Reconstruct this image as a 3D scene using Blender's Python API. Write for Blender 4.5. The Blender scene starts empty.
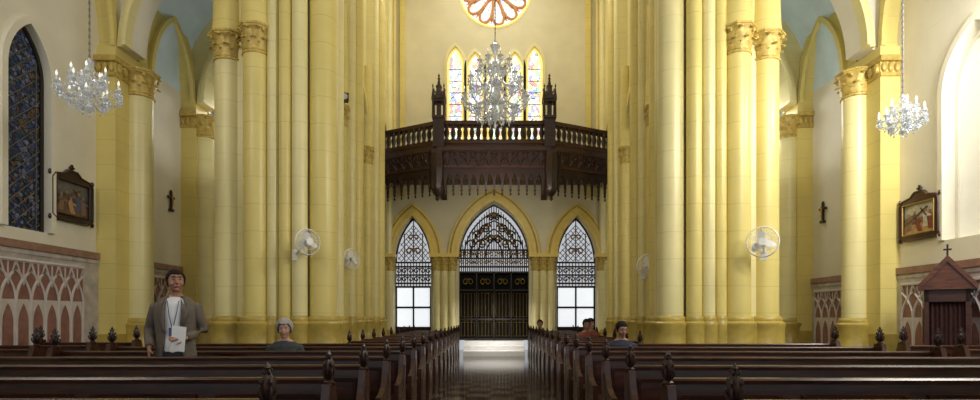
import bpy, bmesh, math, random
from math import sin, cos, pi, radians, sqrt, atan2
from mathutils import Vector, Matrix
from mathutils.geometry import tessellate_polygon
random.seed(7)
C = bpy.context.scene.collection

# ------------------------------------------------------------------ materials
def nt(name):
    m = bpy.data.materials.new(name); m.use_nodes = True
    t = m.node_tree; b = t.nodes['Principled BSDF']
    return m, t, b
def lk(t, a, b): t.links.new(a, b)
def mat(name, col, rough=.6, metal=0, var=.12, scale=4, bump=0, emis=0, trans=0, coat=0, alpha=1, ecol=None, spec=None):
    m, t, b = nt(name)
    b.inputs['Roughness'].default_value = rough
    b.inputs['Metallic'].default_value = metal
    if spec is not None: b.inputs['Specular IOR Level'].default_value = spec
    tc = t.nodes.new('ShaderNodeTexCoord')
    n = t.nodes.new('ShaderNodeTexNoise'); n.inputs['Scale'].default_value = scale; n.inputs['Detail'].default_value = 4
    lk(t, tc.outputs['Object'], n.inputs['Vector'])
    r = t.nodes.new('ShaderNodeValToRGB')
    r.color_ramp.elements[0].position = .3; r.color_ramp.elements[1].position = .7
    r.color_ramp.elements[0].color = (*[c*(1-var) for c in col], 1)
    r.color_ramp.elements[1].color = (*[min(1, c*(1+var)) for c in col], 1)
    lk(t, n.outputs['Fac'], r.inputs['Fac']); lk(t, r.outputs['Color'], b.inputs['Base Color'])
    if bump:
        bp = t.nodes.new('ShaderNodeBump'); bp.inputs['Strength'].default_value = bump
        lk(t, n.outputs['Fac'], bp.inputs['Height']); lk(t, bp.outputs['Normal'], b.inputs['Normal'])
    if emis:
        b.inputs['Emission Color'].default_value = (*(ecol or col), 1); b.inputs['Emission Strength'].default_value = emis
    if trans: b.inputs['Transmission Weight'].default_value = trans
    if coat: b.inputs['Coat Weight'].default_value = coat; b.inputs['Coat Roughness'].default_value = .15
    if alpha < 1: b.inputs['Alpha'].default_value = alpha
    return m
def stone(name, col, joint, step=.46, rough=.5, var=.06):
    """painted masonry with thin horizontal block joints at real heights"""
    m, t, b = nt(name); b.inputs['Roughness'].default_value = rough
    g = t.nodes.new('ShaderNodeNewGeometry'); s = t.nodes.new('ShaderNodeSeparateXYZ'); lk(t, g.outputs['Position'], s.inputs[0])
    md = t.nodes.new('ShaderNodeMath'); md.operation = 'MODULO'; md.inputs[1].default_value = step; lk(t, s.outputs['Z'], md.inputs[0])
    lt = t.nodes.new('ShaderNodeMath'); lt.operation = 'LESS_THAN'; lt.inputs[1].default_value = .012; lk(t, md.outputs[0], lt.inputs[0])
    n = t.nodes.new('ShaderNodeTexNoise'); n.inputs['Scale'].default_value = 1.5; n.inputs['Detail'].default_value = 5
    lk(t, g.outputs['Position'], n.inputs['Vector'])
    r = t.nodes.new('ShaderNodeValToRGB'); r.color_ramp.elements[0].position = .3; r.color_ramp.elements[1].position = .7
    r.color_ramp.elements[0].color = (*[c*(1-var) for c in col], 1); r.color_ramp.elements[1].color = (*[min(1, c*(1+var)) for c in col], 1)
    lk(t, n.outputs['Fac'], r.inputs['Fac'])
    mx = t.nodes.new('ShaderNodeMix'); mx.data_type = 'RGBA'
    lk(t, lt.outputs[0], mx.inputs['Factor']); lk(t, r.outputs['Color'], mx.inputs['A']); mx.inputs['B'].default_value = (*joint, 1)
    lk(t, mx.outputs['Result'], b.inputs['Base Color'])
    return m
def wood(name, c1, c2, rough=.3, coat=.3):
    m, t, b = nt(name); b.inputs['Roughness'].default_value = rough; b.inputs['Coat Weight'].default_value = coat
    b.inputs['Coat Roughness'].default_value = .2
    tc = t.nodes.new('ShaderNodeTexCoord'); mp = t.nodes.new('ShaderNodeMapping'); mp.inputs['Scale'].default_value = (1, 8, 8)
    lk(t, tc.outputs['Object'], mp.inputs[0])
    n = t.nodes.new('ShaderNodeTexNoise'); n.inputs['Scale'].default_value = 3; n.inputs['Detail'].default_value = 8; n.inputs['Distortion'].default_value = 1
    lk(t, mp.outputs[0], n.inputs['Vector'])
    r = t.nodes.new('ShaderNodeValToRGB'); r.color_ramp.elements[0].position = .35; r.color_ramp.elements[1].position = .65
    r.color_ramp.elements[0].color = (*c1, 1); r.color_ramp.elements[1].color = (*c2, 1)
    lk(t, n.outputs['Fac'], r.inputs['Fac']); lk(t, r.outputs['Color'], b.inputs['Base Color'])
    return m
def stained(name, cols, scale, strength, lead=.05, sx=1, sz=1):
    m, t, b = nt(name); b.inputs['Roughness'].default_value = .2
    tc = t.nodes.new('ShaderNodeTexCoord'); mp = t.nodes.new('ShaderNodeMapping'); mp.inputs['Scale'].default_value = (sx, sx, sz)
    lk(t, tc.outputs['Object'], mp.inputs[0])
    v = t.nodes.new('ShaderNodeTexVoronoi'); v.inputs['Scale'].default_value = scale; lk(t, mp.outputs[0], v.inputs['Vector'])
    e = t.nodes.new('ShaderNodeTexVoronoi'); e.feature = 'DISTANCE_TO_EDGE'; e.inputs['Scale'].default_value = scale; lk(t, mp.outputs[0], e.inputs['Vector'])
    sp = t.nodes.new('ShaderNodeSeparateColor'); lk(t, v.outputs['Color'], sp.inputs[0])
    r = t.nodes.new('ShaderNodeValToRGB'); r.color_ramp.interpolation = 'CONSTANT'
    els = r.color_ramp.elements
    while len(els) < len(cols): els.new(.5)
    for i, c in enumerate(cols): els[i].position = i/len(cols); els[i].color = (*c, 1)
    lk(t, sp.outputs[0], r.inputs['Fac'])
    gt = t.nodes.new('ShaderNodeMath'); gt.operation = 'GREATER_THAN'; gt.inputs[1].default_value = lead; lk(t, e.outputs['Distance'], gt.inputs[0])
    mx = t.nodes.new('ShaderNodeMix'); mx.data_type = 'RGBA'; lk(t, gt.outputs[0], mx.inputs['Factor'])
    mx.inputs['A'].default_value = (.01, .01, .012, 1); lk(t, r.outputs['Color'], mx.inputs['B'])
    dk = t.nodes.new('ShaderNodeMix'); dk.data_type = 'RGBA'; dk.blend_type = 'MULTIPLY'; dk.inputs['Factor'].default_value = 1
    lk(t, mx.outputs['Result'], dk.inputs['A']); dk.inputs['B'].default_value = (.3, .3, .3, 1)
    lk(t, dk.outputs['Result'], b.inputs['Base Color']); lk(t, mx.outputs['Result'], b.inputs['Emission Color'])
    b.inputs['Emission Strength'].default_value = strength  # emission stands in for daylight behind the stained glass
    return m

M = {}
M['wall'] = stone('cream_plaster', (.72, .65, .42), (.68, .61, .38), .9, .7, .06)
M['wallside'] = stone('pale_plaster', (.78, .73, .59), (.75, .70, .555), .9, .7, .05)
M['yellow'] = stone('yellow_painted_stone', (.74, .61, .20), (.62, .505, .163), .46, .36, .06)
M['paleyellow'] = stone('pale_yellow_stone', (.80, .71, .34), (.70, .61, .285), .46, .36, .06)
M['brightyellow'] = mat('bright_yellow_molding_paint', (.84, .63, .15), .45, 0, .08, 5)
M['gold'] = mat('gilded_capital_paint', (.55, .40, .10), .45, .15, .25, 12, .2)
M['base'] = mat('ochre_base_paint', (.46, .34, .075), .35, 0, .15, 6)
M['blue'] = mat('pale_blue_vault', (.66, .80, .88), .7, 0, .08, 2)
M['wood'] = wood('mahogany_varnish', (.017, .0050, .003), (.066, .018, .008), .32, .25)
M['wooddark'] = wood('dark_carved_wood', (.013, .004, .003), (.040, .012, .007), .4, .15)
M['woodmid'] = wood('walnut_frame_wood', (.030, .009, .005), (.074, .022, .010), .4, .2)
M['woodred'] = wood('reddish_booth_wood', (.065, .018, .008), (.16, .05, .020), .35, .3)
M['iron'] = mat('wrought_iron', (.028, .022, .018), .5, .4, .1)
M['brass'] = mat('brass', (.42, .28, .085), .4, .75, .1)
M['marble'] = mat('gray_marble', (.48, .43, .40), .3, 0, .25, 6)
M['whitenedmarble'] = mat('light_whitened_marble', (.90, .88, .86), .2, 0, .06, 5)  # white colour stands in for reflected light on the entrance steps
M['redpanel'] = mat('red_brown_painted_panel', (.27, .13, .10), .45, 0, .2, 8)
M['cream'] = mat('cream_lattice_paint', (.60, .54, .50), .5, 0, .08, 8)
M['pinkmarble'] = mat('brown_marble_band', (.30, .17, .12), .3, 0, .2, 10)
M['white'] = mat('white_plastic', (.88, .87, .84), .35, 0, .03)
M['crystal'] = mat('crystal_glass', (.86, .89, .93), .06, .3, .1, 30, trans=.35, emis=.03)
M['silver'] = mat('silvered_metal', (.60, .58, .56), .3, .9, .1)
M['leadcame'] = mat('tarnished_lead_came', (.16, .15, .13), .5, .5, .1)
M['bulb'] = mat('candle_bulb_glass', (1, .96, .88), .3, 0, .02, emis=.6)
M['frost'] = mat('frosted_glass_daylit', (.88, .93, 1), .5, 0, .04, 3, emis=.8)  # panes glow by themselves in place of daylight from outside
M['darkglass'] = mat('dark_door_glass', (.008, .009, .008), .7, 0, .3, 3, spec=.08)
M['paleglass'] = mat('pale_recess_glass', (.86, .84, .74), .5, 0, .03, 3, emis=.16)  # faint glow put into the glass for the overbright window
M['bluestain'] = stained('deep_blue_stained_glass', [(.02, .04, .13), (.01, .03, .07), (.06, .09, .20), (.12, .07, .04), (.03, .06, .11), (.13, .14, .20)], 14, .28, .08)
M['litstain'] = stained('bright_stained_glass', [(1, 1, .9), (.38, .45, .90), (1, .88, .42), (.9, .95, 1), (.95, .95, .85), (.45, .72, .45), (1, .92, .6), (.80, .35, .35), (.95, .97, .9), (.55, .48, .80), (.92, .95, 1), (1, .82, .35)], 7.5, 1.6, .03, 1.2, 1)
M['goldborder'] = mat('gold_glass_border', (.95, .72, .18), .4, 0, .1, 5, emis=.7)  # border given its own glow, as if lit from behind
M['rosestain'] = stained('rose_stained_glass', [(.95, .97, 1), (.85, .9, 1), (1, .95, .88), (1, .88, .75)], 6, 1.0, .015)
M['rosetrac'] = mat('orange_brown_tracery', (.50, .22, .07), .5, 0, .2, 6, emis=.14)  # slight glow put into the tracery so the petals look lit
M['black'] = mat('black_plastic', (.015, .015, .017), .4, 0, .1)
M['curtain'] = mat('dark_red_curtain', (.04, .010, .009), .8, 0, .3, 15)
M['skin'] = mat('tan_skin', (.36, .18, .11), .5, 0, .06, 10)
M['skin2'] = mat('fair_skin', (.50, .29, .20), .5, 0, .06, 10)
M['hairblack'] = mat('black_hair', (.010, .008, .007), .7, 0, .3, 40, spec=.2)
M['hairgray'] = mat('gray_hair', (.36, .34, .32), .8, 0, .2, 40)
M['jacket'] = mat('gray_brown_wool', (.14, .115, .09), .8, 0, .15, 30)
M['shirt'] = mat('white_shirt_cotton', (.8, .8, .82), .7, 0, .05, 10)
M['trouser'] = mat('charcoal_trouser_cloth', (.03, .03, .035), .8, 0, .2, 20)
M['navy'] = mat('dark_navy_cloth', (.02, .025, .05), .8, 0, .2, 20)
M['redcloth'] = mat('red_brown_cloth', (.22, .05, .035), .8, 0, .2, 20)
M['grayshirt'] = mat('dark_gray_cloth', (.04, .045, .05), .8, 0, .2, 20)
M['shoe'] = mat('black_leather', (.012, .011, .01), .3)
M['paper'] = mat('white_paper', (.85, .85, .84), .7, 0, .03)
M['eye'] = mat('dark_eye', (.02, .015, .01), .2)
M['lip'] = mat('lip_tone', (.26, .09, .07), .5)
M['tie'] = mat('lanyard_blue', (.05, .08, .2), .6)

def floor_mat():
    m, t, b = nt('polished_tile_floor'); b.inputs['Roughness'].default_value = .12
    g = t.nodes.new('ShaderNodeNewGeometry'); mp = t.nodes.new('ShaderNodeMapping'); mp.inputs['Location'].default_value = (.03, 0, 0)
    lk(t, g.outputs['Position'], mp.inputs[0])
    ck = t.nodes.new('ShaderNodeTexChecker'); ck.inputs['Scale'].default_value = 2.5
    ck.inputs['Color1'].default_value = (.05, .028, .02, 1); ck.inputs['Color2'].default_value = (.15, .115, .09, 1)
    lk(t, mp.outputs[0], ck.inputs['Vector'])
    n = t.nodes.new('ShaderNodeTexNoise'); n.inputs['Scale'].default_value = 12; lk(t, g.outputs['Position'], n.inputs['Vector'])
    mx = t.nodes.new('ShaderNodeMix'); mx.data_type = 'RGBA'; mx.blend_type = 'MULTIPLY'; mx.inputs['Factor'].default_value = .4
    lk(t, ck.outputs['Color'], mx.inputs['A']); lk(t, n.outputs['Fac'], mx.inputs['B']); lk(t, mx.outputs['Result'], b.inputs['Base Color'])
    return m
M['floor'] = floor_mat()

# ------------------------------------------------------------------ mesh builder
class MB:
    def __init__(s): s.v = []; s.f = []; s.m = []
    def add(s, vs, fs, mi=0, mtx=None):
        o = len(s.v)
        for v in vs:
            v = Vector(v); s.v.append(mtx @ v if mtx else v)
        for f in fs: s.f.append([i+o for i in f]); s.m.append(mi)
    def box(s, x0, x1, y0, y1, z0, z1, mi=0, mtx=None):
        s.add([(x0, y0, z0), (x1, y0, z0), (x1, y1, z0), (x0, y1, z0), (x0, y0, z1), (x1, y0, z1), (x1, y1, z1), (x0, y1, z1)],
              [(0, 3, 2, 1), (4, 5, 6, 7), (0, 1, 5, 4), (1, 2, 6, 5), (2, 3, 7, 6), (3, 0, 4, 7)], mi, mtx)
    def lathe(s, prof, c=(0, 0, 0), seg=20, mi=0, mtx=None, lobes=0, amp=0, rot=0):
        vs = []; fs = []; n = len(prof)
        for r, z in prof:
            for i in range(seg):
                a = 2*pi*i/seg+rot; rr = r*(1+amp*cos(lobes*a))
                vs.append((c[0]+rr*cos(a), c[1]+rr*sin(a), c[2]+z))
        for j in range(n-1):
            for i in range(seg):
                k = (i+1) % seg
                fs.append((j*seg+i, j*seg+k, (j+1)*seg+k, (j+1)*seg+i))
        fs.append(tuple(reversed(range(seg)))); fs.append(tuple((n-1)*seg+i for i in range(seg)))
        s.add(vs, fs, mi, mtx)
    def tube(s, pts, r, seg=8, mi=0, closed=False, mtx=None, ref=None):
        pts = [Vector(p) for p in pts]; n = len(pts); vs = []; fs = []
        for i, p in enumerate(pts):
            a = pts[(i-1) % n] if (closed or i > 0) else pts[i]
            b = pts[(i+1) % n] if (closed or i < n-1) else pts[i]
            t = (b-a)
            if t.length < 1e-9: t = Vector((0, 0, 1))
            t.normalize()
            rf = Vector(ref) if ref else (Vector((0, 1, 0)) if abs(t.y) < .85 else Vector((0, 0, 1)))
            u = t.cross(rf); u.normalize(); w = t.cross(u)
            rr = r[i] if isinstance(r, (list, tuple)) else r
            ra, rb = rr if isinstance(rr, (list, tuple)) else (rr, rr)
            for k in range(seg):
                an = 2*pi*k/seg
                vs.append(p+u*ra*cos(an)+w*rb*sin(an))
        m = n if closed else n-1
        for j in range(m):
            for k in range(seg):
                k2 = (k+1) % seg; j2 = (j+1) % n
                fs.append((j*seg+k, j*seg+k2, j2*seg+k2, j2*seg+k))
        if not closed:
            fs.append(tuple(reversed(range(seg)))); fs.append(tuple((n-1)*seg+k for k in range(seg)))
        s.add(vs, fs, mi, mtx)
    def ell(s, c, r, seg=14, rings=9, mi=0, mtx=None):
        vs = []; fs = []
        for j in range(1, rings):
            ph = pi*j/rings
            for i in range(seg):
                a = 2*pi*i/seg
                vs.append((c[0]+r[0]*sin(ph)*cos(a), c[1]+r[1]*sin(ph)*sin(a), c[2]-r[2]*cos(ph)))
        b = len(vs); vs.append((c[0], c[1], c[2]-r[2])); vs.append((c[0], c[1], c[2]+r[2]))
        for j in range(rings-2):
            for i in range(seg):
                k = (i+1) % seg; fs.append((j*seg+i, j*seg+k, (j+1)*seg+k, (j+1)*seg+i))
        for i in range(seg):
            k = (i+1) % seg; fs.append((b, k, i)); fs.append((b+1, (rings-2)*seg+i, (rings-2)*seg+k))
        s.add(vs, fs, mi, mtx)
    def slab(s, outer, w0, w1, axis='Y', holes=(), mi=0, mtx=None):
        """polygon (u,v) extruded from w0 to w1; axis 'Y': (u,w,v), axis 'X': (w,u,v), axis 'Z': (u,v,w)"""
        loops = [outer]+list(holes)
        tri = tessellate_polygon([[Vector((u, v, 0)) for u, v in l] for l in loops])
        flat = [p for l in loops for p in l]; N = len(flat)
        def mp(u, v, w):
            return (u, w, v) if axis == 'Y' else ((w, u, v) if axis == 'X' else (u, v, w))
        vs = [mp(u, v, w0) for u, v in flat]+[mp(u, v, w1) for u, v in flat]
        fs = [tuple(t) for t in tri]+[tuple(i+N for i in reversed(t)) for t in tri]
        o = 0
        for l in loops:
            n = len(l)
            for i in range(n):
                j = (i+1) % n; fs.append((o+i, o+j, o+j+N, o+i+N))
            o += n
        s.add(vs, fs, mi, mtx)
    def mesh(s, name, mats):
        me = bpy.data.meshes.new(name)
        me.from_pydata([tuple(v) for v in s.v], [], s.f)
        for m in mats: me.materials.append(M[m])
        for p, mi in zip(me.polygons, s.m): p.material_index = mi
        bm = bmesh.new(); bm.from_mesh(me); bmesh.ops.recalc_face_normals(bm, faces=bm.faces); bm.to_mesh(me); bm.free()
        for p in me.polygons: p.use_smooth = True
        me.set_sharp_from_angle(angle=radians(38))
        return me
    def obj(s, name, mats, parent=None, loc=(0, 0, 0), rot=(0, 0, 0)):
        if isinstance(mats, str): mats = [mats]
        o = bpy.data.objects.new(name, s.mesh(name, mats)); C.objects.link(o)
        o.location = loc; o.rotation_euler = rot
        if parent: o.parent = parent
        return o

def root(name, label, cat, loc=(0, 0, 0), rz=0, group=None):
    e = bpy.data.objects.new(name, None); C.objects.link(e); e.empty_display_size = .1
    e.location = loc; e.rotation_euler = (0, 0, rz); e['label'] = label; e['category'] = cat
    if group: e['group'] = group
    return e
def struct(o, label, cat):
    o['kind'] = 'structure'; o['label'] = label; o['category'] = cat; return o
def dup(o, parent=None, loc=None, rz=None, **kw):
    c = o.copy(); C.objects.link(c)
    if parent:
        c.parent = parent
    for ch in list(o.children): dup(ch, c)
    if loc is not None: c.location = loc
    if rz is not None: c.rotation_euler = (0, 0, rz)
    for k, v in kw.items(): c[k] = v
    return c
def arch(u0, u1, zs, h, n=12):
    a = (u1-u0)/2; R = (a*a+h*h)/(2*a); out = []
    th = math.acos(max(-1, (R-a)/R)) if R >= a else pi/2
    for i in range(n+1):
        t = th*i/n; out.append((u0+R-R*cos(t), zs+R*sin(t)))
    for i in range(n-1, -1, -1):
        t = th*i/n; out.append((u1-R+R*cos(t), zs+R*sin(t)))
    return out
def arch_hole(u0, u1, zb, zs, h, n=12):
    return [(u0, zb)]+arch(u0, u1, zs, h, n)+[(u1, zb)]
def band(u0, u1, zs, h, w, zb=None, n=12):
    """closed outline of arch band of width w outside an opening"""
    inner = arch(u0, u1, zs, h, n); outer = arch(u0-w, u1+w, zs, h+w*1.2, n)
    if zb is not None:
        inner = [(u0, zb)]+inner+[(u1, zb)]; outer = [(u0-w, zb)]+outer+[(u1+w, zb)]
    return outer+list(reversed(inner))

# ------------------------------------------------------------------ constants
XL, XR = -7.35, 7.55
YB = 20.0
TOP = 14.5
NL, NR = -3.7, 3.95

# ------------------------------------------------------------------ shell
m = MB(); m.box(XL-.3, XR+.3, -4, YB+3, -.1, 0); struct(m.obj('floor', 'floor'), 'polished checker tile church floor', 'floor')
m = MB(); m.box(XL-.3, XR+.3, -4, YB+.4, TOP, TOP+.15); struct(m.obj('ceiling', 'wall'), 'high cream nave ceiling', 'ceiling')

# back wall with three door openings, five lancets and rose
lan = [(-1.33, 10.4), (-.62, 10.2), (.09, 10.2), (.80, 10.2), (1.50, 10.4)]
holes = []
for x, zs in lan: holes.append(arch_hole(x-.29, x+.29, 7.3, zs, .6, 8))
RC = (.09, 12.95); RR = 1.25
holes.append([(RC[0]+RR*cos(2*pi*i/40), RC[1]+RR*sin(2*pi*i/40)) for i in range(40)])
outer = [(XL, 0)]+[(-3.5, 0)]+arch(-3.5, -2.2, 3.3, 1.62)+[(-2.2, 0), (-1.2, 0)]+arch(-1.2, 1.3, 3.44, 2.0)+[(1.3, 0), (2.3, 0)]+arch(2.3, 3.7, 3.3, 1.62)+[(3.7, 0), (XR, 0), (XR, TOP), (XL, TOP)]
m = MB(); m.slab(outer, YB, YB+.4, 'Y', holes)
struct(m.obj('wall_back', 'wall'), 'cream plaster entrance wall with three arched doorways', 'wall')

# side walls
BW = (8.42, 9.25, 2.70, 5.15, .80)
m = MB(); m.slab([(-4, 0), (YB, 0), (YB, TOP), (-4, TOP)], XL-.3, XL, 'X', [arch_hole(*BW)])
struct(m.obj('wall_left', 'wallside'), 'pale plaster aisle wall', 'wall')
m = MB(); m.slab([(-4, 0), (YB, 0), (YB, TOP), (-4, TOP)], XR, XR+.3, 'X', [arch_hole(8.1, 9.35, 2.6, 5.0, .95)])
struct(m.obj('wall_right', 'wallside'), 'pale plaster aisle wall washed with light', 'wall')

# nave arcade walls
def arcade(x0, x1, nm):
    zt = 6.35
    o = [(11.0, zt)]
    for a, b in ((11.25, 13.15), (13.85, 16.35), (17.05, 19.6)):
        o += arch(a, b, zt, 1.75)
    o += [(YB, zt), (YB, TOP), (11.0, TOP)]
    m = MB(); m.slab(o, x0, x1, 'X')
    struct(m.obj('wall_arcade_'+nm, 'paleyellow'), 'yellow nave arcade wall pierced by pointed arches', 'wall')
arcade(-4.05, NL, 'left'); arcade(NR, 4.3, 'right')
n_tr = [0]
def trim(mb, mats, label, cat='molding'):
    n_tr[0] += 1
    return struct(mb.obj('trim_%d' % n_tr[0], mats), label, cat)
for sx, xi in ((-1, NL), (1, NR)):
    for a, b in ((11.25, 13.15), (13.85, 16.35), (17.05, 19.6)):
        m = MB(); w0, w1 = sorted((xi, xi-sx*.09))
        m.slab(band(a, b, 6.35, 1.75, .16), w0, w1, 'X')
        trim(m, 'yellow', 'yellow arcade arch molding', 'arch')

# transverse arches across the aisles, with wall above
for (xa, xb, lab) in ((-6.78, -4.88, 'l'), (5.0, 6.92, 'r')):
    ext0, ext1 = (XL, -4.05) if lab == 'l' else (4.3, XR)
    for k, yy in enumerate((10.75, 13.5, 16.7)):
        a, b = (xa, xb) if k == 0 else ((-6.75, -4.1) if lab == 'l' else (4.35, 6.95))
        top = TOP if k == 0 else 8.9
        o = [(ext0, 6.35)]+arch(a, b, 6.35, 1.9)+[(ext1, 6.35), (ext1, top), (ext0, top)]
        m = MB(); m.slab(o, yy-.22, yy+.22, 'Y')
        trim(m, 'wallside' if k == 0 else 'paleyellow', 'transverse arch spanning the side aisle', 'arch')
        m = MB(); m.slab(band(a, b, 6.35, 1.9, .20), yy-.34, yy-.22, 'Y'); m.slab(band(a, b, 6.35, 1.9, .07), yy-.42, yy-.34, 'Y')
        trim(m, 'paleyellow', 'pale yellow arch molding over the side aisle', 'arch')
for sx, xi in ((-1, XL), (1, XR)):
    for (a, b, h) in ((6.3, 10.45, 3.0), (11.5, 13.2, 1.6), (13.8, 16.4, 1.7)):
        m = MB(); w0, w1 = sorted((xi, xi-sx*.28))
        m.slab(band(a, b, 6.35, h, .3), w0, w1, 'X')
        w0, w1 = sorted((xi-sx*.28, xi-sx*.36)); m.slab(band(a+.1, b-.1, 6.35, h-.1, .1), w0, w1, 'X')
        trim(m, 'yellow', 'yellow wall rib arch of the aisle vault', 'arch')
for i, (xa, xb) in enumerate(((XL, -4.05), (4.3, XR))):
    a = arch(xa, xb, 6.6, 2.5, 10); b = arch(xa, xb, 6.72, 2.55, 10)
    m = MB(); m.slab(a+list(reversed(b)), 10.95, YB, 'Y')
    struct(m.obj('ceiling_aisle_vault' if i == 0 else 'ceiling_aisle_vault.001', 'blue'), 'pale blue pointed aisle vault', 'ceiling')

# ------------------------------------------------------------------ capitals / columns
def capital_mesh(r, h, n=8):
    m = MB()
    m.lathe([(r*1.0, -.03), (r*1.14, -.02), (r*1.14, .015), (r*1.02, .03), (r*1.04, h*.5), (r*1.2, h*.78), (r*1.34, h*.86)], seg=20)
    m.lathe([(r*1.42, h*.86), (r*1.42, h*.92), (r*1.50, h*.93), (r*1.50, h)], seg=8, rot=pi/8)
    for ring, (zb, zt, off) in enumerate(((.03, .5*h, 0), (.32*h, .86*h, .5))):
        for i in range(n):
            a = 2*pi*(i+off)/n; mt = Matrix.Rotation(a, 4, 'Z')
            w = r*.33; L = zt-zb; vs = []
            for j in range(6):
                t = j/5; rr = r*(1.06+.08*t+(.32*(t**3)))+ring*r*.06; z = zb+L*sin(min(t, .85)*pi/1.7)
                if j == 5: z -= L*.16; rr += r*.04
                ww = w*(1-.75*t**2.2)*(1+.25*(j % 2))
                vs += [(rr-r*.06, -ww, z), (rr+r*.05, 0, z+.01), (rr-r*.06, ww, z), (rr-r*.12, 0, z-.01)]
            fs = []
            for j in range(5):
                for k in range(4):
                    k2 = (k+1) % 4; fs.append((j*4+k, j*4+k2, j*4+4+k2, j*4+4+k))
            fs.append((0, 1, 2, 3)); fs.append((20, 21, 22, 23))
            m.add(vs, fs, 0, mt)
    for i in range(4):
        a = pi/4+i*pi/2
        m.ell((r*1.3*cos(a), r*1.3*sin(a), h*.78), (r*.14, r*.14, h*.09), 8, 6)
    return m
capcache = {}
def add_capital(parent, x, y, z, r, h, n=9, mats=('gold',)):
    key = (round(r, 3), round(h, 3), mats)
    if key not in capcache:
        o = capital_mesh(r, h, n).obj('capital', list(mats)); capcache[key] = o.data
    else:
        o = bpy.data.objects.new('capital', capcache[key]); C.objects.link(o)
    o.parent = parent; o.location = (x, y, z); o['label'] = 'gilded leafy capital'
    return o
def shaft(parent, x, y, r, z0, z1, mt='yellow'):
    m = MB(); m.lathe([(r, z0), (r, z1)], seg=28)
    o = m.obj('shaft', mt, parent, (x, y, 0)); return o
def base_prof(r, top):
    return [(r*1.55, 0), (r*1.55, top*.55), (r*1.48, top*.60), (r*1.36, top*.66), (r*1.36, top*.84), (r*1.42, top*.87), (r*1.42, top*.905), (r*1.2, top*.93), (r*1.22, top*.955), (r*1.14, top*.985), (r*1.0, top)]
def pier(name, label, cx, cy, shafts, core, btop=1.34, grp=None):
    R = root(name, label, 'pier', (cx, cy, 0), 0, grp)
    m = MB(); m.box(core[0]-cx, core[1]-cx, core[2]-cy, core[3]-cy, 0, TOP)
    m.obj('core', 'paleyellow', R)
    b = MB()
    b.box(core[0]-cx-.1, core[1]-cx+.1, core[2]-cy-.1, core[3]-cy+.1, 0, btop*.84)
    for (x, y, r, cap, mt) in shafts:
        b.lathe(base_prof(r, btop), (x-cx, y-cy, 0), 24)
        top = 5.82 if cap else TOP
        shaft(R, x-cx, y-cy, r, btop-.01, top, mt)
        if cap:
            add_capital(R, x-cx, y-cy, 5.80, r*.95, .46)
            s = MB(); s.lathe([(r*1.22, 6.25), (r*1.12, 6.5), (r*1.05, 7.4), (r*.9, 8.6)], (0, 0, 0), 16)
            s.obj('springer', 'yellow', R, (x-cx, y-cy, 0))
    b.obj('base', 'base', R)
    return R
g = 'compound nave piers'
P1 = [(-4.64, 9.9, .25, 1, 'paleyellow'), (-4.05, 9.62, .22, 1, 'yellow'), (-3.74, 9.56, .10, 0, 'paleyellow'), (-3.52, 9.52, .11, 0, 'yellow'), (-3.28, 9.53, .13, 0, 'paleyellow'),
      (-2.94, 9.72, .23, 0, 'yellow'), (-2.95, 10.12, .15, 0, 'paleyellow'), (-3.06, 10.45, .18, 0, 'yellow'), (-3.1, 10.9, .2, 0, 'paleyellow'), (-3.8, 11.15, .2, 0, 'yellow'), (-4.75, 10.75, .24, 1, 'yellow')]
pier('compound_pier', 'massive yellow compound pier of clustered shafts carrying a wall fan', -3.8, 10.35, P1, (-4.7, -3.05, 9.75, 11.05), grp=g)
pier('compound_pier', 'massive yellow compound pier of clustered shafts beside the dark-clad worshipper', 3.95, 10.35,
     [(-x+.15, y, r, c, ('paleyellow' if i in (3, 5, 7) else 'yellow')) for i, (x, y, r, c, mt) in enumerate(P1)], (3.2, 4.85, 9.75, 11.05), grp=g)
def small(cy, xi, sx, lab):
    X = lambda v: xi+sx*v
    sh = [(X(-.08), cy-.45, .14, 1, 'yellow'), (X(-.26), cy-.22, .10, 0, 'paleyellow'), (X(-.36), cy+.0, .14, 0, 'yellow'), (X(-.24), cy+.25, .10, 0, 'paleyellow'), (X(-.02), cy+.45, .14, 1, 'yellow'), (X(.35), cy-.4, .15, 1, 'yellow')]
    x0, x1 = sorted((X(-.22), X(.5)))
    return pier('compound_pier', lab, X(.1), cy, sh, (x0, x1, cy-.34, cy+.34), grp=g)
small(13.55, -3.62, -1, 'yellow clustered nave pier with small black loudspeaker')
small(16.75, -3.72, -1, 'slim yellow clustered nave pier near the gallery')
small(13.55, 3.82, 1, 'yellow clustered nave pier with white round fan')
small(16.75, 3.94, 1, 'slim yellow clustered nave pier near the gallery')

for xs, sg in ((-3.66, 1), (3.9, -1)):
    R = root('wall_column', 'tall slim yellow corner shafts on entrance wall', 'column', (xs, 19.8, 0), 0, 'corner shafts')
    for dx, r in ((0, .13), (sg*-.22, .1), ):
        shaft(R, dx, 0, r, 0, TOP, 'paleyellow')
    shaft(R, sg*.17, .1, .07, 5.6, TOP, 'yellow')
    b = MB(); b.lathe(base_prof(.15, .9), (0, 0, 0), 16); b.obj('base', 'base', R)
for x in (-3.2, 3.4):
    m = MB(); m.box(x-.09, x+.09, YB-.12, YB, 5.6, TOP); trim(m, 'yellow', 'yellow vertical wall rib', 'molding')

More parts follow.
